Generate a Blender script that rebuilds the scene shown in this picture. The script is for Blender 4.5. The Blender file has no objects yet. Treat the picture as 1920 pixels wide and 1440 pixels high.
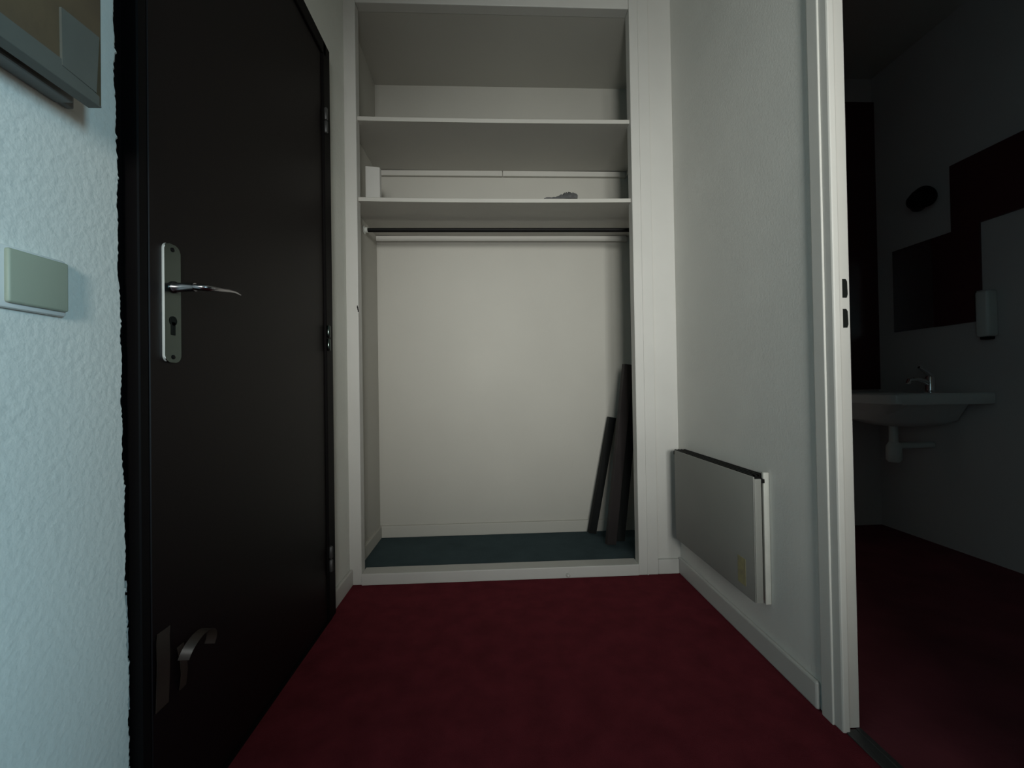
import bpy, bmesh, math, random
from mathutils import Vector, Matrix, Euler
random.seed(4)
S = bpy.context.scene
C = S.collection

# ------------------------------------------------------------------ camera
cam_d = bpy.data.cameras.new('camera')
cam = bpy.data.objects.new('camera', cam_d)
C.objects.link(cam)
cam_d.sensor_width = 36
cam_d.lens = 14.625
cam_d.clip_start = 0.02
R = Matrix(((0.99886792, 0.01548245, -0.04497979),
            (-0.04482434, -0.01024556, -0.99894234),
            (-0.01592692, 0.99982765, -0.00953997)))
cam.matrix_world = Matrix.Translation((0, 0, 0.8)) @ R.to_4x4()
S.camera = cam

# ------------------------------------------------------------------ world, light, exposure
w = bpy.data.worlds.new('world')
S.world = w
w.use_nodes = True
w.node_tree.nodes['Background'].inputs[0].default_value = (0.6, 0.8, 1.0, 1)
w.node_tree.nodes['Background'].inputs[1].default_value = 0.0
S.view_settings.view_transform = 'Standard'
S.view_settings.look = 'None'
S.view_settings.gamma = 1
S.view_settings.use_curve_mapping = False
S.view_settings.exposure = 0.0

def area(name, loc, aim, sx, sy, power, col, spread=180):
    d = bpy.data.lights.new(name, 'AREA')
    d.shape = 'RECTANGLE'
    d.size, d.size_y = sx, sy
    d.energy = power
    d.color = col
    d.spread = math.radians(spread)
    o = bpy.data.objects.new(name, d)
    C.objects.link(o)
    o.location = loc
    o.rotation_euler = (Vector(aim) - Vector(loc)).to_track_quat('-Z', 'Y').to_euler()
    return o
# daylight of the two windows of the room behind the camera, plus an added fill
area('window_daylight', (0.50, -2.60, 1.20), (-0.08, 1.75, 1.00), 0.5, 0.9, 5.3, (0.985, 1.0, 0.955), 38)
area('right_wall_fill', (-0.12, -2.60, 1.50), (0.85, 0.60, 1.48), 0.6, 0.9, 6.5, (0.99, 1.0, 0.94), 52)  # added fill to brighten the right wall, not a separate source
area('side_window_daylight', (2.95, -1.75, 1.38), (-0.60, 0.31, 0.88), 0.9, 1.0, 12.0, (0.44, 0.81, 1.02), 60)

# ------------------------------------------------------------------ materials
def mat(name, col, rough=0.6, metal=0.0, var=0.0, vscale=8.0, bump=0.0, bscale=200.0, bdist=0.002, spec=0.5, col2=None, coat=0.0):
    m = bpy.data.materials.new(name)
    m.use_nodes = True
    nt = m.node_tree
    b = nt.nodes['Principled BSDF']
    b.inputs['Base Color'].default_value = (*col, 1)
    b.inputs['Roughness'].default_value = rough
    b.inputs['Metallic'].default_value = metal
    b.inputs['Specular IOR Level'].default_value = spec
    b.inputs['Coat Weight'].default_value = coat
    tc = nt.nodes.new('ShaderNodeTexCoord')
    if var or col2:
        n = nt.nodes.new('ShaderNodeTexNoise')
        n.inputs['Scale'].default_value = vscale
        n.inputs['Detail'].default_value = 5
        nt.links.new(tc.outputs['Object'], n.inputs['Vector'])
        r = nt.nodes.new('ShaderNodeValToRGB')
        r.color_ramp.elements[0].position = 0.3
        r.color_ramp.elements[1].position = 0.7
        c2 = col2 if col2 else tuple(c * (1 - var) for c in col)
        r.color_ramp.elements[0].color = (*c2, 1)
        r.color_ramp.elements[1].color = (*col, 1)
        nt.links.new(n.outputs['Fac'], r.inputs['Fac'])
        nt.links.new(r.outputs['Color'], b.inputs['Base Color'])
    if bump:
        n2 = nt.nodes.new('ShaderNodeTexNoise')
        n2.inputs['Scale'].default_value = bscale
        n2.inputs['Detail'].default_value = 3
        nt.links.new(tc.outputs['Object'], n2.inputs['Vector'])
        bp = nt.nodes.new('ShaderNodeBump')
        bp.inputs['Strength'].default_value = bump
        bp.inputs['Distance'].default_value = bdist
        nt.links.new(n2.outputs['Fac'], bp.inputs['Height'])
        nt.links.new(bp.outputs['Normal'], b.inputs['Normal'])
    return m

M = {}
M['paper'] = mat('woodchip_wallpaper', (0.77, 0.775, 0.72), 0.9, var=0.06, vscale=5, bump=0.5, bscale=95, bdist=0.003, spec=0.2)
M['paperR'] = mat('grey_wallpaper', (0.80, 0.79, 0.745), 0.9, var=0.06, vscale=4, bump=0.35, bscale=160, bdist=0.002, spec=0.2)
M['cream'] = mat('cupboard_paint', (0.50, 0.485, 0.44), 0.75, var=0.05, vscale=3, bump=0.2, bscale=120, bdist=0.001, spec=0.25)
M['white'] = mat('white_gloss_paint', (0.61, 0.60, 0.57), 0.45, var=0.05, vscale=6, bump=0.15, bscale=40, bdist=0.001, spec=0.35)
M['whiteR'] = mat('grey_white_frame_paint', (0.66, 0.65, 0.61), 0.5, var=0.05, vscale=6, bump=0.15, bscale=40, bdist=0.001, spec=0.35)
M['ceil'] = mat('ceiling_paint', (0.55, 0.55, 0.5), 0.9, spec=0.2)
M['carpet'] = mat('dark_red_carpet', (0.19, 0.031, 0.043), 1.0, var=0.30, vscale=14, bump=0.8, bscale=420, bdist=0.004, spec=0.05)
M['bathfloor'] = mat('bathroom_floor_vinyl', (0.20, 0.045, 0.06), 0.8, var=0.3, vscale=6, bump=0.2, bscale=100, spec=0.2)
M['blue'] = mat('blue_grey_carpet', (0.072, 0.104, 0.116), 1.0, var=0.2, vscale=10, bump=0.6, bscale=400, bdist=0.003, spec=0.05)
M['door'] = mat('dark_brown_varnish', (0.0046, 0.0016, 0.0020), 0.50, var=0.15, vscale=3, bump=0.06, bscale=60, bdist=0.001, spec=0.24)
M['doorframe'] = mat('near_black_brown_frame', (0.0030, 0.0022, 0.0024), 0.6, spec=0.12)
M['alu'] = mat('brushed_aluminium', (0.12, 0.150, 0.138), 0.20, metal=1.0)
M['chrome'] = mat('polished_steel', (0.42, 0.41, 0.43), 0.2, metal=1.0)
M['dark'] = mat('dark_hole', (0.012, 0.014, 0.012), 0.8, spec=0.1)
M['switch'] = mat('pale_green_switch_plastic', (0.36, 0.40, 0.31), 0.45, var=0.04)
M['switchrim'] = mat('white_switch_plastic', (0.66, 0.68, 0.66), 0.4)
M['kraft'] = mat('brown_chipboard', (0.115, 0.080, 0.040), 0.8, vscale=9, col2=(0.075, 0.05, 0.028), bump=0.2, bscale=90)
M['tape'] = mat('grey_tape', (0.105, 0.112, 0.098), 0.5, var=0.12, vscale=20, bump=0.2, bscale=50)
M['boxgrey'] = mat('grey_box_metal', (0.20, 0.21, 0.205), 0.5, var=0.1)
M['blackmet'] = mat('black_metal', (0.004, 0.004, 0.004), 0.6, spec=0.2)
M['plank'] = mat('dark_stained_board', (0.028, 0.023, 0.023), 0.55, var=0.35, vscale=5, spec=0.3)
M['plankb'] = mat('black_stained_board', (0.007, 0.008, 0.008), 0.6, var=0.3, spec=0.25)
M['heater'] = mat('heater_enamel', (0.30, 0.30, 0.275), 0.5, var=0.07, vscale=4, spec=0.3)
M['heaterw'] = mat('heater_case_white', (0.62, 0.62, 0.57), 0.5, var=0.10, vscale=20)
M['sticker'] = mat('yellowed_sticker', (0.40, 0.35, 0.17), 0.7, vscale=30, col2=(0.22, 0.21, 0.15))
M['bathwall'] = mat('bathroom_wall_paint', (0.60, 0.55, 0.53), 0.8, var=0.08, vscale=2, spec=0.2)
M['tile'] = mat('burgundy_tiles', (0.075, 0.02, 0.024), 0.35, var=0.15, vscale=4, spec=0.4)
M['mirror'] = mat('mirror_glass', (0.75, 0.78, 0.80), 0.03, metal=1.0)
M['ceramic'] = mat('white_ceramic', (0.72, 0.73, 0.70), 0.25, spec=0.5)
M['plasticw'] = mat('white_plastic', (0.66, 0.67, 0.63), 0.4)
M['rag'] = mat('grey_rag', (0.10, 0.10, 0.10), 0.95, var=0.4, vscale=60, bump=0.5, bscale=90)
M['pack'] = mat('brown_parcel_tape', (0.036, 0.024, 0.018), 0.4, var=0.35, vscale=14, spec=0.5)
M['edge'] = mat('plate_edge_highlight', (0.9, 0.95, 0.92), 0.45, metal=0.6)  # pale colour paints the window highlight onto the handle plate's edge
M['faucet'] = mat('faucet_chrome', (0.85, 0.85, 0.86), 0.12, metal=1.0)
M['strip'] = mat('worn_threshold_metal', (0.12, 0.12, 0.12), 0.5, metal=0.6, var=0.3)

# ------------------------------------------------------------------ helpers
def newbm():
    return bmesh.new()

def bx(bm, x0, x1, y0, y1, z0, z1, bev=0.0, seg=2, rot=None, piv=None):
    t = bmesh.new()
    bmesh.ops.create_cube(t, size=1)
    for v in t.verts:
        v.co = Vector(((x0 + x1) / 2 + v.co.x * (x1 - x0), (y0 + y1) / 2 + v.co.y * (y1 - y0), (z0 + z1) / 2 + v.co.z * (z1 - z0)))
    if bev:
        bmesh.ops.bevel(t, geom=t.edges[:], offset=bev, segments=seg, affect='EDGES', profile=0.5)
    if rot is not None:
        bmesh.ops.rotate(t, verts=t.verts[:], cent=piv or (0, 0, 0), matrix=rot)
    me = bpy.data.meshes.new('t')
    t.to_mesh(me)
    t.free()
    bm.from_mesh(me)
    bpy.data.meshes.remove(me)

def tube(bm, pts, rad, seg=14, flat=1.0, up=Vector((0, 0, 1))):
    """swept round tube; rad number or list; flat squashes the section along the up axis"""
    pts = [Vector(p) for p in pts]
    n = len(pts)
    if not isinstance(rad, (list, tuple)):
        rad = [rad] * n
    rings = []
    for i, p in enumerate(pts):
        d = (pts[min(i + 1, n - 1)] - pts[max(i - 1, 0)]).normalized()
        u = up if abs(d.dot(up)) < 0.95 else Vector((0, 1, 0))
        a = d.cross(u).normalized()
        b = a.cross(d).normalized()
        rings.append([bm.verts.new(p + a * math.cos(2 * math.pi * k / seg) * rad[i] + b * math.sin(2 * math.pi * k / seg) * rad[i] * flat) for k in range(seg)])
    for i in range(n - 1):
        for k in range(seg):
            bm.faces.new((rings[i][k], rings[i][(k + 1) % seg], rings[i + 1][(k + 1) % seg], rings[i + 1][k]))
    bm.faces.new(rings[0][::-1])
    bm.faces.new(rings[-1])

def lathe(bm, prof, org, axis, seg=24):
    """prof = [(radius, distance along axis)]"""
    org = Vector(org)
    ax = Vector(axis).normalized()
    a = ax.cross(Vector((0, 0, 1)) if abs(ax.z) < 0.9 else Vector((0, 1, 0))).normalized()
    b = ax.cross(a)
    rings = []
    for r, h in prof:
        rings.append([bm.verts.new(org + ax * h + (a * math.cos(2 * math.pi * k / seg) + b * math.sin(2 * math.pi * k / seg)) * max(r, 1e-5)) for k in range(seg)])
    for i in range(len(rings) - 1):
        for k in range(seg):
            bm.faces.new((rings[i][k], rings[i][(k + 1) % seg], rings[i + 1][(k + 1) % seg], rings[i + 1][k]))
    bm.faces.new(rings[0][::-1])
    bm.faces.new(rings[-1])

def prism(bm, poly, vec):
    """closed solid: polygon (list of 3D points) pushed along vec"""
    v = Vector(vec)
    a = [bm.verts.new(Vector(p)) for p in poly]
    b = [bm.verts.new(Vector(p) + v) for p in poly]
    n = len(a)
    bm.faces.new(a)
    bm.faces.new(b[::-1])
    for i in range(n):
        bm.faces.new((a[i], b[i], b[(i + 1) % n], a[(i + 1) % n]))

def obj(name, bm, m, parent=None, smooth=False):
    bmesh.ops.recalc_face_normals(bm, faces=bm.faces[:])
    me = bpy.data.meshes.new(name)
    bm.to_mesh(me)
    bm.free()
    me.materials.append(m)
    if smooth:
        for p in me.polygons:
            p.use_smooth = True
        try:
            me.set_sharp_from_angle(angle=math.radians(40))
        except Exception:
            pass
    o = bpy.data.objects.new(name, me)
    C.objects.link(o)
    if parent:
        o.parent = parent
        o.matrix_parent_inverse = Matrix.Translation(-parent.location)
    return o

def struct(name, bm, m, parent=None, label=None):
    o = obj(name, bm, m, parent)
    if parent is None:
        o['kind'] = 'structure'
        if label:
            o['label'] = label
    return o

def tag(o, label, cat, group=None):
    o['label'] = label
    o['category'] = cat
    if group:
        o['group'] = group
    return o

def thing(name, label, cat, loc, group=None):
    o = bpy.data.objects.new(name, None)
    o.empty_display_size = 0.05
    C.objects.link(o)
    o.location = loc
    return tag(o, label, cat, group)

# ------------------------------------------------------------------ setting
XL, XR = -0.60, 0.79        # hall side walls
YC = 1.755                  # face of the wall with the built-in cupboard
YB = 2.17                   # back of the cupboard
YD = 0.925                  # far jamb of the bathroom doorway
H = 2.52

# floors
b = newbm(); bx(b, XL - 0.1, 0.815, -2.65, YC + 0.03, -0.06, 0)
bx(b, 0.815, 3.05, -2.65, -0.21, -0.06, 0); struct('floor', b, M['carpet'])
b = newbm(); bx(b, 0.815, 2.27, -0.21, 2.34, -0.06, 0); struct('floor', b, M['bathfloor'])
b = newbm(); bx(b, -0.63, 0.76, YC + 0.02, YB + 0.02, 0.0, 0.044); struct('floor', b, M['blue'])
# ceilings
b = newbm(); bx(b, XL - 0.1, 3.05, -2.7, 2.34, H, H + 0.08); struct('ceiling', b, M['ceil'])
b = newbm(); prism(b, [(-0.64, YC + 0.034, 2.4185), (-0.64, YB + 0.02, 2.380), (-0.64, YB + 0.02, 2.46), (-0.64, YC + 0.034, 2.46)], (1.37, 0, 0)); struct('ceiling', b, M['cream'])

# left wall: far piece and lintel, near piece with a chipped plaster edge by the entrance door
b = newbm()
bx(b, XL - 0.1, XL, 1.535, YC + 0.05, 0, H)
bx(b, XL - 0.1, XL, 0.70, 1.535, 2.045, H)
bx(b, XL - 0.1, XL, -2.65, 0.60, 0, H)
n = 620
front, side = [], []
for i in range(n + 1):
    z = H * i / n
    yy = 0.7165 - 0.0165 * z + 0.0024 * (random.random() - 0.5) + 0.0008 * math.sin(z * 23) + 0.001 * math.sin(z * 61) + (0.003 if random.random() < 0.03 else 0)
    front.append((b.verts.new((XL, 0.60, z)), b.verts.new((XL, yy - 0.004, z)), b.verts.new((XL - 0.003, yy, z)), b.verts.new((XL - 0.06, yy, z))))
for i in range(n):
    for k in range(3):
        b.faces.new((front[i][k], front[i][k + 1], front[i + 1][k + 1], front[i + 1][k]))
struct('wall_left', b, M['paper'])

# right wall of the hall (thin partition) with the bathroom doorway, and the rest of the room behind
b = newbm()
bx(b, XR, XR + 0.04, 0.985, 2.30, 0, H)
bx(b, XR, XR + 0.04, 0.08, 0.985, 2.08, H)
bx(b, XR, XR + 0.04, -0.26, 0.08, 0, H)
struct('wall_right', b, M['paperR'])
b = newbm(); bx(b, XR + 0.04, 3.05, -0.26, -0.21, 0, H); struct('wall_room_front', b, M['paperR'])
b = newbm()          # window wall behind the camera
bx(b, XL - 0.1, -0.45, -2.70, -2.60, 0, H); bx(b, 0.75, 3.05, -2.70, -2.60, 0, H)
bx(b, -0.45, 0.75, -2.70, -2.60, 0, 0.90); bx(b, -0.45, 0.75, -2.70, -2.60, 2.0, H)
struct('wall_back', b, M['paperR'])
b = newbm()          # side wall of the room with its window
bx(b, 3.0, 3.10, -2.70, -2.25, 0, H); bx(b, 3.0, 3.10, -1.25, -0.21, 0, H)
bx(b, 3.0, 3.10, -2.25, -1.25, 0, 0.85); bx(b, 3.0, 3.10, -2.25, -1.25, 1.95, H)
struct('wall_room_right', b, M['paperR'])

# wall around the cupboard
b = newbm()
bx(b, -0.70, -0.612, YC - 0.001, YC + 0.10, 0, H)
bx(b, 0.688, XR + 0.01, YC, YC + 0.04, 0, H)
bx(b, -0.62, 0.70, YC, YC + 0.03, 2.47, H)
struct('wall_front', b, M['white'])
# cupboard inside
b = newbm(); bx(b, -0.66, 0.80, YB, YB + 0.05, 0, 2.5); struct('wall_cupboard_back', b, M['cream'])
b = newbm(); prism(b, [(-0.595, YC + 0.02, 0), (-0.590, YB + 0.01, 0), (-0.66, YB + 0.01, 0), (-0.66, YC + 0.02, 0)], (0, 0, 2.45)); struct('wall_cupboard_left', b, M['cream'])
b = newbm(); bx(b, 0.735, XR - 0.001, YC + 0.04, YB + 0.01, 0, 2.45); struct('wall_cupboard_right', b, M['cream'])
# frame
b = newbm()
bx(b, -0.616, -0.552, YC - 0.012, YC + 0.035, 0, 2.52, 0.003)
struct('trim_1', b, M['white'])
b = newbm()
bx(b, 0.604, 0.688, YC - 0.014, YC + 0.035, 0, 2.50, 0.003)
bx(b, 0.640, 0.645, YC - 0.0165, YC - 0.012, 0, 2.50, 0.001)
struct('trim_2', b, M['white'])
b = newbm(); bx(b, -0.552, 0.604, YC - 0.011, YC + 0.035, 2.418, 2.52, 0.003); struct('trim_3', b, M['white'])
b = newbm()
bx(b, -0.552, 0.604, YC - 0.018, YC + 0.05, 0.0, 0.047, 0.003)
lathe(b, [(0.004, 0), (0.009, 0.004), (0.009, 0.010), (0.003, 0.016)], (0.30, YC - 0.016, 0.013), (0, -1, 0.2), 10)
struct('trim_4', b, M['white'])
b = newbm(); bx(b, 0.688, XR - 0.012, YC - 0.014, YC + 0.01, 0, 0.062, 0.004); struct('baseboard_front', b, M['white'])
b = newbm(); bx(b, XL, XL + 0.013, 1.537, YC - 0.004, 0, 0.066, 0.004); struct('baseboard_left', b, M['white'])
b = newbm(); bx(b, XR - 0.012, XR, 0.99, YC - 0.002, 0, 0.068, 0.005); struct('baseboard_right', b, M['white'])
b = newbm(); bx(b, -0.592, 0.735, YB - 0.012, YB, 0.044, 0.105, 0.004); struct('baseboard_cupboard_back', b, M['cream'])
b = newbm(); bx(b, -0.598, -0.580, YC + 0.03, YB - 0.004, 0.044, 0.105, 0.004); struct('baseboard_cupboard_left', b, M['cream'])
# mark on the left stile
b = newbm()
for z, x in ((1.145, -0.556), (1.138, -0.5545), (1.130, -0.553)):
    bx(b, x - 0.002, x + 0.002, YC - 0.0128, YC - 0.0115, z - 0.006, z + 0.006, 0.0005, 1)
for x, z in ((-0.606, 0.056), (-0.600, 0.052)):
    lathe(b, [(0.0025, 0), (0.0025, 0.002)], (x, YC - 0.011, z), (0, -1, 0), 10)
struct('trim_5', b, M['dark'])

# bathroom doorway frame: casing on the hall side, rebated jamb with two strike holes
b = newbm()
bx(b, XR - 0.006, XR + 0.012, 0.920, 0.985, 0, 2.13, 0.004)
bx(b, XR - 0.010, XR - 0.004, 0.945, 0.978, 0, 2.10, 0.002)
bx(b, XR - 0.006, XR + 0.012, 0.06, 0.92, 2.06, 2.13, 0.003)
bx(b, XR - 0.006, XR + 0.012, 0.02, 0.082, 0, 2.13, 0.003)
struct('trim_6', b, M['whiteR'])
b = newbm()
bx(b, XR + 0.008, XR + 0.044, 0.932, 0.990, 0.002, 2.12, 0.002)
bx(b, XR + 0.008, XR + 0.044, 0.06, 0.932, 2.07, 2.12, 0.002)
bx(b, XR + 0.008, XR + 0.044, 0.02, 0.072, 0.002, 2.12, 0.002)
jamb = struct('trim_7', b, M['whiteR'])
for z0, z1 in ((0.998, 1.042), (0.928, 0.972)):
    b = newbm()
    pts = [(XR + 0.026, z0), (XR + 0.036, z0), (XR + 0.0385, z0 + 0.008), (XR + 0.0375, z1 - 0.006), (XR + 0.034, z1), (XR + 0.026, z1)]
    prism(b, [(x, 0.9312, z) for x, z in pts], (0, 0.012, 0))
    obj('strike_hole', b, M['dark'], jamb)
# doorway threshold strip
b = newbm()
bx(b, 0.792, 0.804, 0.075, 0.93, 0.0, 0.004, 0.001)
bx(b, 0.822, 0.834, 0.075, 0.93, 0.0, 0.004, 0.001)
bx(b, 0.800, 0.826, 0.075, 0.93, 0.0, 0.002)
struct('trim_8', b, M['strip'])

# bathroom shell
b = newbm()
bx(b, 2.17, 2.27, -0.21, 2.34, 0, H)
struct('wall_bathroom_right', b, M['bathwall'])
b = newbm(); bx(b, XR + 0.04, 2.17, 2.25, 2.34, 0, H); struct('wall_bathroom_far', b, M['bathwall'])
b = newbm(); bx(b, 0.84, 2.1695, 2.238, 2.25, 0.76, 2.38); struct('trim_9', b, M['tile'])
# stepped dark tiling on the bathroom wall
b = newbm()
prism(b, [(2.17, y, z) for y, z in ((1.94, 1.065), (1.94, 1.50), (1.853, 1.50), (1.853, 1.81), (0.9, 1.81), (0.9, 1.50), (1.742, 1.50), (1.742, 1.20), (1.765, 1.20), (1.765, 1.065))], (-0.011, 0, 0))
struct('trim_10', b, M['tile'])

# ------------------------------------------------------------------ entrance door (left wall)
door = None
b = newbm(); bx(b, XL - 0.03, -0.586, 0.738, 1.476, 0.006, 1.985, 0.0015, 1)
door = struct('door_1', b, M['door'])
b = newbm()
bx(b, XL - 0.06, -0.5865, 0.7175, 0.7372, 0, 2.035, 0.002, 1)
bx(b, XL - 0.06, -0.578, 1.4775, 1.533, 0, 2.035, 0.002, 1)
bx(b, XL - 0.06, -0.578, 0.72, 1.50, 1.987, 2.035, 0.002, 1)
bx(b, XL - 0.09, XL - 0.05, 0.64, 1.533, 0, 2.03)
bx(b, XL - 0.06, XL - 0.012, 0.685, 0.7175, 0, 2.035)
bx(b, XL - 0.06, -0.578, 0.72, 1.50, 0, 0.004)
struct('trim_11', b, M['doorframe'])
# cracked white filler between wallpaper and frame, low on the left
b = newbm()
rows = []
zz = 0.285
while zz < 0.50:
    y0_ = 0.7158 - 0.0165 * zz + random.uniform(-0.0004, 0.0006)
    w_ = random.uniform(0.0008, 0.0026)
    rows.append([b.verts.new(q) for q in ((XL - 0.002, y0_, zz), (XL - 0.002, y0_ + w_, zz), (XL - 0.012, y0_ + w_, zz), (XL - 0.012, y0_, zz))])
    zz += random.uniform(0.003, 0.008)
for k_ in range(len(rows) - 1):
    if k_ % 9 == 7:
        continue
    for q_ in range(4):
        b.faces.new((rows[k_][q_], rows[k_][(q_ + 1) % 4], rows[k_ + 1][(q_ + 1) % 4], rows[k_ + 1][q_]))
struct('trim_12', b, M['white'])
# handle set
b = newbm()
pts = []
w2 = 0.0195
for cy, cz, a0 in ((0.795 - 0, 1.062, 0), (0.780, 1.062, 90), (0.780, 0.868, 180), (0.795, 0.868, 270)):
    pass
yc, z0, z1, rr = 0.7845, 0.856, 1.072, 0.012
for sy, sz, a0 in ((1, 1, 0), (-1, 1, 90), (-1, -1, 180), (1, -1, 270)):
    cy = yc + sy * (w2 - rr)
    cz = (z1 if sz > 0 else z0) - sz * rr
    for k in range(7):
        a = math.radians(a0 + 15 * k)
        pts.append((-0.586, cy + rr * math.cos(a), cz + rr * math.sin(a)))
prism(b, pts, (0.0045, 0, 0))
bmesh.ops.bevel(b, geom=[e for e in b.edges if all(v.co.x > -0.583 for v in e.verts)], offset=0.0009, segments=1, affect='EDGES')
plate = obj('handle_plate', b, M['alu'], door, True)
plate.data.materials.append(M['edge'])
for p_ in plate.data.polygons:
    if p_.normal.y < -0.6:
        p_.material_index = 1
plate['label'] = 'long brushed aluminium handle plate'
b = newbm()
lathe(b, [(0.011, 0), (0.011, 0.003), (0.0085, 0.006), (0.0078, 0.038)], (-0.5815, 0.787, 0.994), (1, 0, 0), 20)
tube(b, [(-0.545, 0.787, 0.994), (-0.534, 0.788, 0.994), (-0.527, 0.793, 0.994), (-0.524, 0.802, 0.995), (-0.523, 0.825, 0.998), (-0.523, 0.85, 1.002), (-0.524, 0.872, 1.004), (-0.525, 0.892, 1.003)],
     [0.0078, 0.0082, 0.0085, 0.0078, 0.0064, 0.0052, 0.0038, 0.0018], 16, 0.72)
lev = obj('lever', b, M['chrome'], plate, True)
b = newbm()
lathe(b, [(0.0085, 0), (0.0085, 0.0012)], (-0.5816, 0.7845, 0.932), (1, 0, 0), 18)
bx(b, -0.5816, -0.5804, 0.7797, 0.7893, 0.906, 0.930, 0.0004, 1)
obj('keyhole', b, M['dark'], plate)
for z in (1.062, 0.866):
    b = newbm(); lathe(b, [(0.004, 0), (0.004, 0.001), (0.002, 0.0018)], (-0.5816, 0.7845, z), (1, 0, 0), 14)
    obj('screw', b, M['blackmet'], plate)
for z in (1.752, 0.985, 0.215):
    b = newbm()
    for k in (0, 1):
        zz = z - 0.045 + k * 0.046
        lathe(b, [(0.004, 0), (0.0065, 0.003), (0.0065, 0.040), (0.004, 0.043)], (-0.5735, 1.482, zz), (0, 0, 1), 16)
    h = obj('hinge', b, M['strip'] if abs(z - 0.985) > 0.1 else M['alu'], door, True)

# parcel tape stuck low on the door: a flat strip and a curled loop
def ribbon(bm, path, width_vec, th=0.0012):
    wv = Vector(width_vec)
    rows = []
    for i, p in enumerate(path):
        p = Vector(p)
        d = (Vector(path[min(i + 1, len(path) - 1)]) - Vector(path[max(i - 1, 0)])).normalized()
        nrm = d.cross(wv).normalized() * th
        rows.append([bm.verts.new(q) for q in (p, p + wv, p + wv + nrm, p + nrm)])
    for i in range(len(rows) - 1):
        for k in range(4):
            bm.faces.new((rows[i][k], rows[i][(k + 1) % 4], rows[i + 1][(k + 1) % 4], rows[i + 1][k]))
    bm.faces.new(rows[0][::-1]); bm.faces.new(rows[-1])
b = newbm()
ribbon(b, [(-0.5855, 0.748, 0.385), (-0.583, 0.743, 0.370), (-0.580, 0.740, 0.34), (-0.581, 0.740, 0.30), (-0.583, 0.740, 0.255)], (0, 0.028, 0.0))
tag(obj('tape_strip', b, M['pack'], None, True), 'straight brown strip of parcel tape low on the dark door, nearest the wall edge', 'tape', 'scraps of parcel tape on the door')
b = newbm()
pth = []
for k in range(15):
    a = math.radians(175 - 13.5 * k)
    pth.append((-0.580 + 0.010 * math.sin(k / 14 * math.pi), 0.822 + 0.036 * math.cos(a), 0.312 + 0.036 * math.sin(a)))
ribbon(b, pth, (0.016, 0.006, -0.004), 0.0012)
ribbon(b, [(-0.5855, 0.792, 0.335), (-0.581, 0.793, 0.31), (-0.580, 0.794, 0.285), (-0.584, 0.795, 0.255)], (0, 0.016, 0), 0.0012)
tag(obj('tape_curl', b, M['pack'], None, True), 'curled loop of brown parcel tape with a hanging end, low on the dark door', 'tape', 'scraps of parcel tape on the door')

# ------------------------------------------------------------------ light switch
t = thing('light_switch', 'square pale green rocker light switch on the textured wall left of the door', 'light switch', (XL, 0.58, 0.953))
b = newbm(); bx(b, XL, XL + 0.010, 0.521, 0.604, 0.908, 0.985, 0.003); obj('back_plate', b, M['switchrim'], t, True)
b = newbm(); bx(b, XL + 0.009, XL + 0.016, 0.529, 0.6015, 0.914, 0.981, 0.003, 3); obj('rocker', b, M['switch'], t, True)

# ------------------------------------------------------------------ fuse box with board and grey tape, top left
t = thing('fuse_box', 'grey wall box behind a brown board patched with grey tape, above the light switch', 'box', (XL, 0.42, 1.20))
b = newbm(); bx(b, XL, -0.574, 0.10, 0.600, 1.204, 1.62, 0.003); obj('box_body', b, M['boxgrey'], t)
b = newbm(); bx(b, XL, -0.590, 0.10, 0.616, 1.206, 1.62, 0.002); obj('back_plate', b, M['boxgrey'], t)
b = newbm(); bx(b, -0.552, -0.538, 0.09, 0.600, 1.1985, 1.66, 0.002); cover = obj('cover_board', b, M['kraft'], t)
b = newbm(); prism(b, [(-0.538, y, z) for y, z in ((0.09, 1.196), (0.594, 1.1975), (0.594, 1.210), (0.546, 1.223), (0.09, 1.221))], (0.0022, 0, 0)); bx(b, -0.553, -0.536, 0.09, 0.597, 1.1965, 1.1985); tp = obj('tape', b, M['tape'], cover)
b = newbm(); prism(b, [(-0.538, y, z) for y, z in ((0.544, 1.215), (0.589, 1.212), (0.5935, 1.292), (0.543, 1.288))], (0.0030, 0, 0)); tp = obj('tape', b, M['tape'], cover)

# ------------------------------------------------------------------ cupboard fittings
def shelf(z0, z1, sag, label):
    b = newbm()
    y0, y1 = YC + 0.006, YB - 0.002
    n = 24
    ring = []
    for i in range(n + 1):
        u = i / n
        x = -0.552 + u * (0.604 + 0.552)
        s = -sag * (1 - (2 * u - 1) ** 2)
        ring.append([b.verts.new((x, y0, z0 + s)), b.verts.new((x, y0, z1 - 0.0015 + s)), b.verts.new((x, y0 + 0.0015, z1 + s)), b.verts.new((x, y1, z1 + s)), b.verts.new((x, y1, z0 + s))])
    for i in range(n):
        for k in range(5):
            b.faces.new((ring[i][k], ring[i][(k + 1) % 5], ring[i + 1][(k + 1) % 5], ring[i + 1][k]))
    b.faces.new(ring[0][::-1]); b.faces.new(ring[-1])
    # wider behind the front frame
    bx(b, -0.592, -0.552, YC + 0.04, y1, z0, z1)
    bx(b, 0.604, 0.735, YC + 0.04, y1, z0, z1)
    o = obj('shelf', b, M['cream2'])
    return tag(o, label, 'shelf', 'long shelves of the built-in cupboard')
M['cream2'] = mat('shelf_paint', (0.53, 0.515, 0.475), 0.6, var=0.05, vscale=4, spec=0.3)
shelf(1.933, 1.951, 0.003, 'empty white shelf in the cupboard, the higher of the two')
shelf(1.593, 1.610, 0.004, 'white cupboard shelf above the black rail, the lower of the two')

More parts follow.
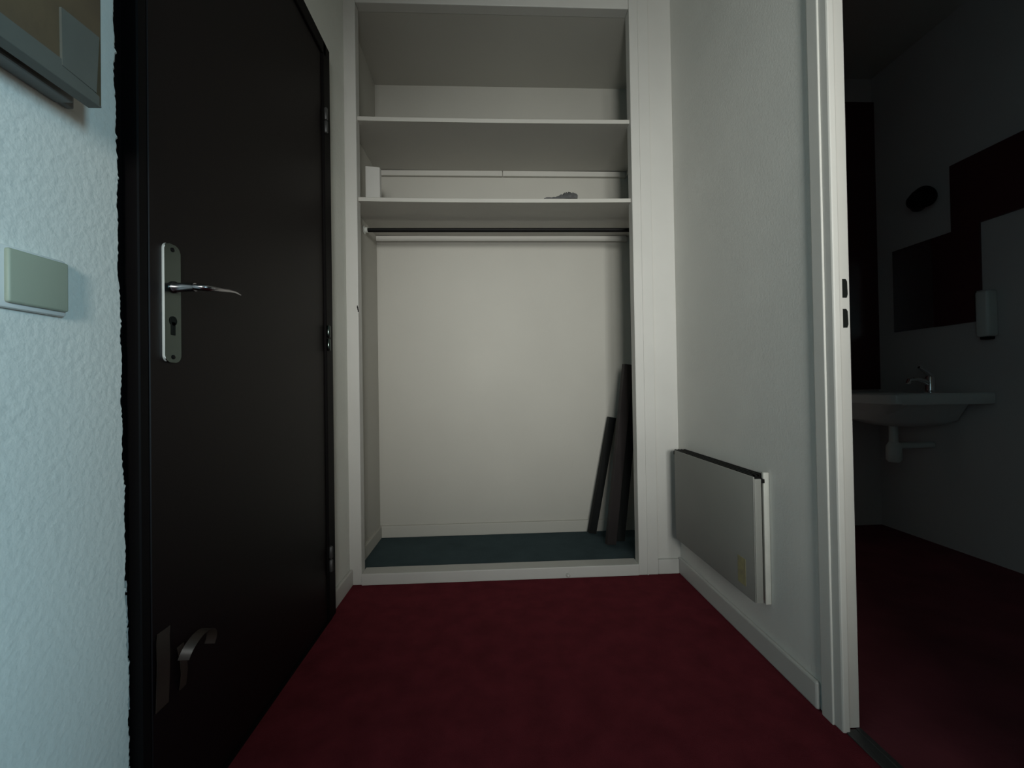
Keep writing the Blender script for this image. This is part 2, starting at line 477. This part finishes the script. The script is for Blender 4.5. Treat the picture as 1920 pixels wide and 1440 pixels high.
def batten(x0, x1, z0, z1, label):
    b = newbm(); bx(b, x0, x1, YB - 0.018, YB, z0, z1, 0.0015)
    return tag(obj('shelf_batten', b, M['cream2']), label, 'batten', 'wall battens carrying the shelves')
batten(-0.589, 0.0635, 1.903, 1.930, 'left half of the white batten under the higher shelf')
batten(0.0665, 0.715, 1.903, 1.930, 'right half of the white batten under the higher shelf')
batten(-0.589, 0.715, 1.563, 1.591, 'full length white batten behind the black rail under the lower shelf')
# side battens
b = newbm(); bx(b, 0.718, 0.735, YC + 0.06, YB - 0.02, 1.903, 1.931, 0.0015)
tag(obj('shelf_batten', b, M['cream2']), 'short white side batten on the right under the higher shelf', 'batten', 'wall battens carrying the shelves')

t = thing('clothes_rail', 'straight black clothes rail under the lower cupboard shelf', 'clothes rail', (0.07, 1.96, 1.548))
b = newbm(); tube(b, [(-0.578, 1.96, 1.5465), (0.07, 1.96, 1.5475), (0.727, 1.96, 1.5485)], 0.0095, 18); obj('rail', b, M['blackmet'], t, True)
for x, s in ((-0.5905, 1), (0.735, -1)):
    b = newbm(); lathe(b, [(0.019, 0), (0.019, 0.003), (0.0125, 0.005), (0.0125, 0.018), (0.0105, 0.018)], (x, 1.96, 1.547), (s, 0, 0), 20)
    obj('rail_socket', b, M['plasticw'], t, True)

# small white block and crumpled rag on the lower shelf
b = newbm(); bx(b, -0.557, -0.492, 1.88, 1.905, 1.6105, 1.806, 0.002, 2, Matrix.Rotation(math.radians(-4), 3, 'Z'), (-0.53, 1.9, 1.6))
for v in b.verts:
    if v.co.z > 1.79 and v.co.x > -0.52:
        v.co.z -= 0.008
tag(obj('white_block', b, M['white']), 'small upright white block at the left end of the lower shelf', 'block')
b = newbm()
nu, nv = 26, 12
rows = []
for i in range(nu + 1):
    u = i / nu
    x = 0.232 + u * 0.140
    if u < 0.35:
        hgt = 0.006 + 0.003 * (u / 0.35)
        wd = 0.004 + 0.006 * (u / 0.35)
    else:
        q = (u - 0.35) / 0.65
        hgt = 0.007 + 0.019 * math.sin(min(1, q * 1.5) * math.pi / 2) - 0.003 * q
        wd = 0.010 + 0.030 * math.sin(min(1, q * 1.3) * math.pi / 2)
    hgt *= 0.88 + 0.24 * random.random()
    row = []
    for k in range(nv):
        a = 2 * math.pi * k / nv
        zz = max(0.0, math.sin(a))
        row.append(b.verts.new((x + 0.003 * random.uniform(-1, 1), 1.7765 + 0.42 * wd * math.cos(a) * random.uniform(0.85, 1.1), 1.6095 + zz * 1.35 * hgt * random.uniform(0.85, 1.1))))
    rows.append(row)
for i in range(nu):
    for k in range(nv):
        b.faces.new((rows[i][k], rows[i][(k + 1) % nv], rows[i + 1][(k + 1) % nv], rows[i + 1][k]))
b.faces.new(rows[0][::-1]); b.faces.new(rows[-1])
tag(obj('crumpled_rag', b, M['rag'], None, True), 'small crumpled grey rag with a thin tail on the lower shelf', 'rag')

# leaning boards
def board(name, bottom, top, wid, th, yaw, m, label, notch=False):
    """a long flat board from bottom to top; wid along its broad side, th its thickness"""
    bo, to = Vector(bottom), Vector(top)
    L = (to - bo).length
    zx = (to - bo).normalized()
    wv = Vector((math.cos(yaw), math.sin(yaw), 0))
    wv = (wv - wv.dot(zx) * zx).normalized()
    tv = zx.cross(wv)
    b = newbm()
    bx(b, -wid / 2, wid / 2, -th / 2, th / 2, 0, L, 0.0015, 1)
    for v in b.verts:
        v.co = bo + wv * v.co.x + tv * v.co.y + zx * v.co.z
    # flush to the floor
    return tag(obj(name, b, m), label, 'board', 'dark boards leaning in the cupboard')
board('leaning_board', (0.545, 1.962, 0.0505), (0.651, 1.985, 0.905), 0.048, 0.024, math.radians(14), M['plank'], 'taller dark brown board leaning in the right corner of the cupboard')
board('leaning_board', (0.590, 2.005, 0.0505), (0.690, 2.020, 0.880), 0.070, 0.022, math.radians(10), M['plankb'], 'black board leaning behind the tall brown board, closest to the right side')
board('leaning_board', (0.494, 2.125, 0.0495), (0.612, 2.135, 0.640), 0.040, 0.024, math.radians(10), M['plankb'], 'short narrow black board, lowest of the three leaning in the cupboard')

# ------------------------------------------------------------------ wall heater
t = thing('wall_heater', 'flat grey electric panel heater low on the right wall', 'heater', (XR, 1.42, 0.18))
b = newbm(); bx(b, 0.774, XR - 0.001, 1.175, 1.690, 0.172, 0.515, 0.003); bx(b, 0.772, XR - 0.001, 1.166, 1.176, 0.166, 0.545, 0.002); bx(b, 0.750, 0.776, 1.25, 1.28, 0.25, 0.5); bx(b, 0.750, 0.776, 1.58, 1.61, 0.25, 0.5)
obj('rear_case', b, M['heaterw'], t, True)
b = newbm()
bx(b, 0.733, 0.738, 1.153, 1.668, 0.178, 0.536, 0.002)
bx(b, 0.733, 0.757, 1.153, 1.157, 0.178, 0.530, 0.0015)
bx(b, 0.733, 0.757, 1.664, 1.668, 0.178, 0.530, 0.0015)
bx(b, 0.733, 0.757, 1.157, 1.664, 0.178, 0.182, 0.0015)
fp = obj('front_panel', b, M['heater'], t, True)
b = newbm()
bx(b, 0.7385, 0.788, 1.178, 1.688, 0.516, 0.531)
for k in range(4):
    x = 0.742 + k * 0.0125
    bx(b, x, x + 0.007, 1.178, 1.686, 0.530, 0.5365)
bx(b, 0.7385, 0.771, 1.159, 1.178, 0.516, 0.527)
obj('top_grille', b, M['blackmet'], t)
b = newbm(); bx(b, 0.7322, 0.7332, 1.196, 1.236, 0.205, 0.285, 0.0004, 1); obj('sticker', b, M['sticker'], fp)['label'] = 'yellowed worn sticker'

# ------------------------------------------------------------------ bathroom things
t = thing('washbasin', 'white wall mounted washbasin in the dark bathroom', 'washbasin', (2.17, 1.97, 0.70))
b = newbm()
# basin: outline swept down with an inner bowl
def ring_pts(x0, x1, y0, y1, r, z, n=6):
    out = []
    for cx, cy, a0 in ((x1 - 0.01, y1 - 0.01, 0), (x0 + r, y1 - r, 90), (x0 + r, y0 + r, 180), (x1 - 0.01, y0 + 0.01, 270)):
        rad = r if a0 in (90, 180) else 0.01
        for k in range(n + 1):
            a = math.radians(a0 + 90 * k / n)
            out.append((cx + rad * math.cos(a), cy + rad * math.sin(a), z))
    return out
prof = [ring_pts(1.92, 2.13, 1.90, 2.10, 0.08, 0.585), ring_pts(1.84, 2.16, 1.84, 2.16, 0.10, 0.615), ring_pts(1.80, 2.17, 1.80, 2.19, 0.08, 0.695),
        ring_pts(1.722, 2.17, 1.705, 2.238, 0.03, 0.698), ring_pts(1.716, 2.17, 1.70, 2.243, 0.03, 0.704), ring_pts(1.716, 2.17, 1.70, 2.243, 0.03, 0.742), ring_pts(1.722, 2.17, 1.706, 2.237, 0.03, 0.748),
        ring_pts(1.755, 2.05, 1.75, 2.19, 0.07, 0.745), ring_pts(1.77, 2.04, 1.77, 2.17, 0.07, 0.72), ring_pts(1.83, 1.99, 1.85, 2.09, 0.05, 0.645)]
rings = [[b.verts.new(p) for p in r] for r in prof]
for i in range(len(rings) - 1):
    m_ = len(rings[i])
    for k in range(m_):
        b.faces.new((rings[i][k], rings[i][(k + 1) % m_], rings[i + 1][(k + 1) % m_], rings[i + 1][k]))
b.faces.new(rings[0][::-1]); b.faces.new(rings[-1])
obj('basin', b, M['ceramic'], t, True)
b = newbm()
lathe(b, [(0.026, 0), (0.026, 0.006), (0.019, 0.012), (0.018, 0.075), (0.012, 0.085)], (2.09, 1.90, 0.745), (0, 0, 1), 20)
tube(b, [(2.09, 1.90, 0.785), (2.06, 1.90, 0.803), (2.02, 1.90, 0.812), (1.985, 1.90, 0.806), (1.978, 1.90, 0.79)], [0.013, 0.012, 0.011, 0.010, 0.009], 14)
fa = obj('faucet', b, M['faucet'], t, True)
b = newbm(); tube(b, [(2.09, 1.90, 0.828), (2.075, 1.90, 0.842), (2.045, 1.90, 0.862), (2.035, 1.90, 0.868)], [0.014, 0.011, 0.008, 0.006], 12); obj('faucet_lever', b, M['faucet'], fa, True)
b = newbm()
tube(b, [(1.97, 1.97, 0.60), (1.97, 1.97, 0.50)], 0.018, 16)
lathe(b, [(0.022, 0), (0.031, 0.012), (0.031, 0.075), (0.024, 0.09), (0.018, 0.10)], (1.97, 1.97, 0.405), (0, 0, 1), 20)
tube(b, [(1.97, 1.97, 0.485), (2.03, 1.97, 0.485), (2.17, 1.97, 0.485)], 0.016, 14)
obj('drain_trap', b, M['plasticw'], t, True)

b = newbm(); bx(b, 2.158, 2.1695, 1.9405, 2.140, 1.065, 1.50)
tag(obj('mirror', b, M['mirror']), 'dark rectangular mirror above the washbasin', 'mirror')

t = thing('wall_lamp', 'small round dark spotlight on the bathroom wall above the mirror', 'lamp', (2.17, 1.98, 1.70))
b = newbm(); lathe(b, [(0.040, 0), (0.040, 0.012), (0.030, 0.022)], (2.17, 2.00, 1.70), (-1, 0, 0), 24); tube(b, [(2.15, 2.00, 1.70), (2.12, 1.985, 1.70), (2.11, 1.975, 1.70)], 0.009, 12); obj('wall_mount', b, M['strip'], t, True)
b = newbm(); lathe(b, [(0.022, 0), (0.036, 0.012), (0.048, 0.055), (0.051, 0.085), (0.044, 0.085), (0.030, 0.06)], (2.125, 1.995, 1.700), (-0.25, -0.9, -0.05), 26); obj('lamp_head', b, M['blackmet'], t, True)

t = thing('soap_dispenser', 'white wall dispenser hanging beside the dark tiles', 'dispenser', (2.17, 1.745, 1.0))
b = newbm(); bx(b, 2.120, 2.17, 1.685, 1.735, 0.990, 1.190, 0.010, 3); obj('dispenser_body', b, M['plasticw'], t, True)
b = newbm(); bx(b, 2.130, 2.165, 1.695, 1.725, 0.978, 0.992, 0.003); obj('nozzle', b, M['dark'], t, True)

# windows of the room behind the camera
def window(name, horiz, x0, x1, z0, z1, pos):
    b = newbm()
    f = 0.05
    for a0, a1, c0, c1 in ((x0, x1, z0, z0 + f), (x0, x1, z1 - f, z1), (x0, x0 + f, z0, z1), (x1 - f, x1, z0, z1)):
        if horiz:
            bx(b, a0, a1, pos, pos + 0.05, c0, c1, 0.003)
        else:
            bx(b, pos, pos + 0.05, a0, a1, c0, c1, 0.003)
    return struct(name, b, M['white'])
window('window_1', True, -0.45, 0.75, 0.90, 2.0, -2.63)
window('window_2', False, -2.25, -1.25, 0.85, 1.95, 2.96)
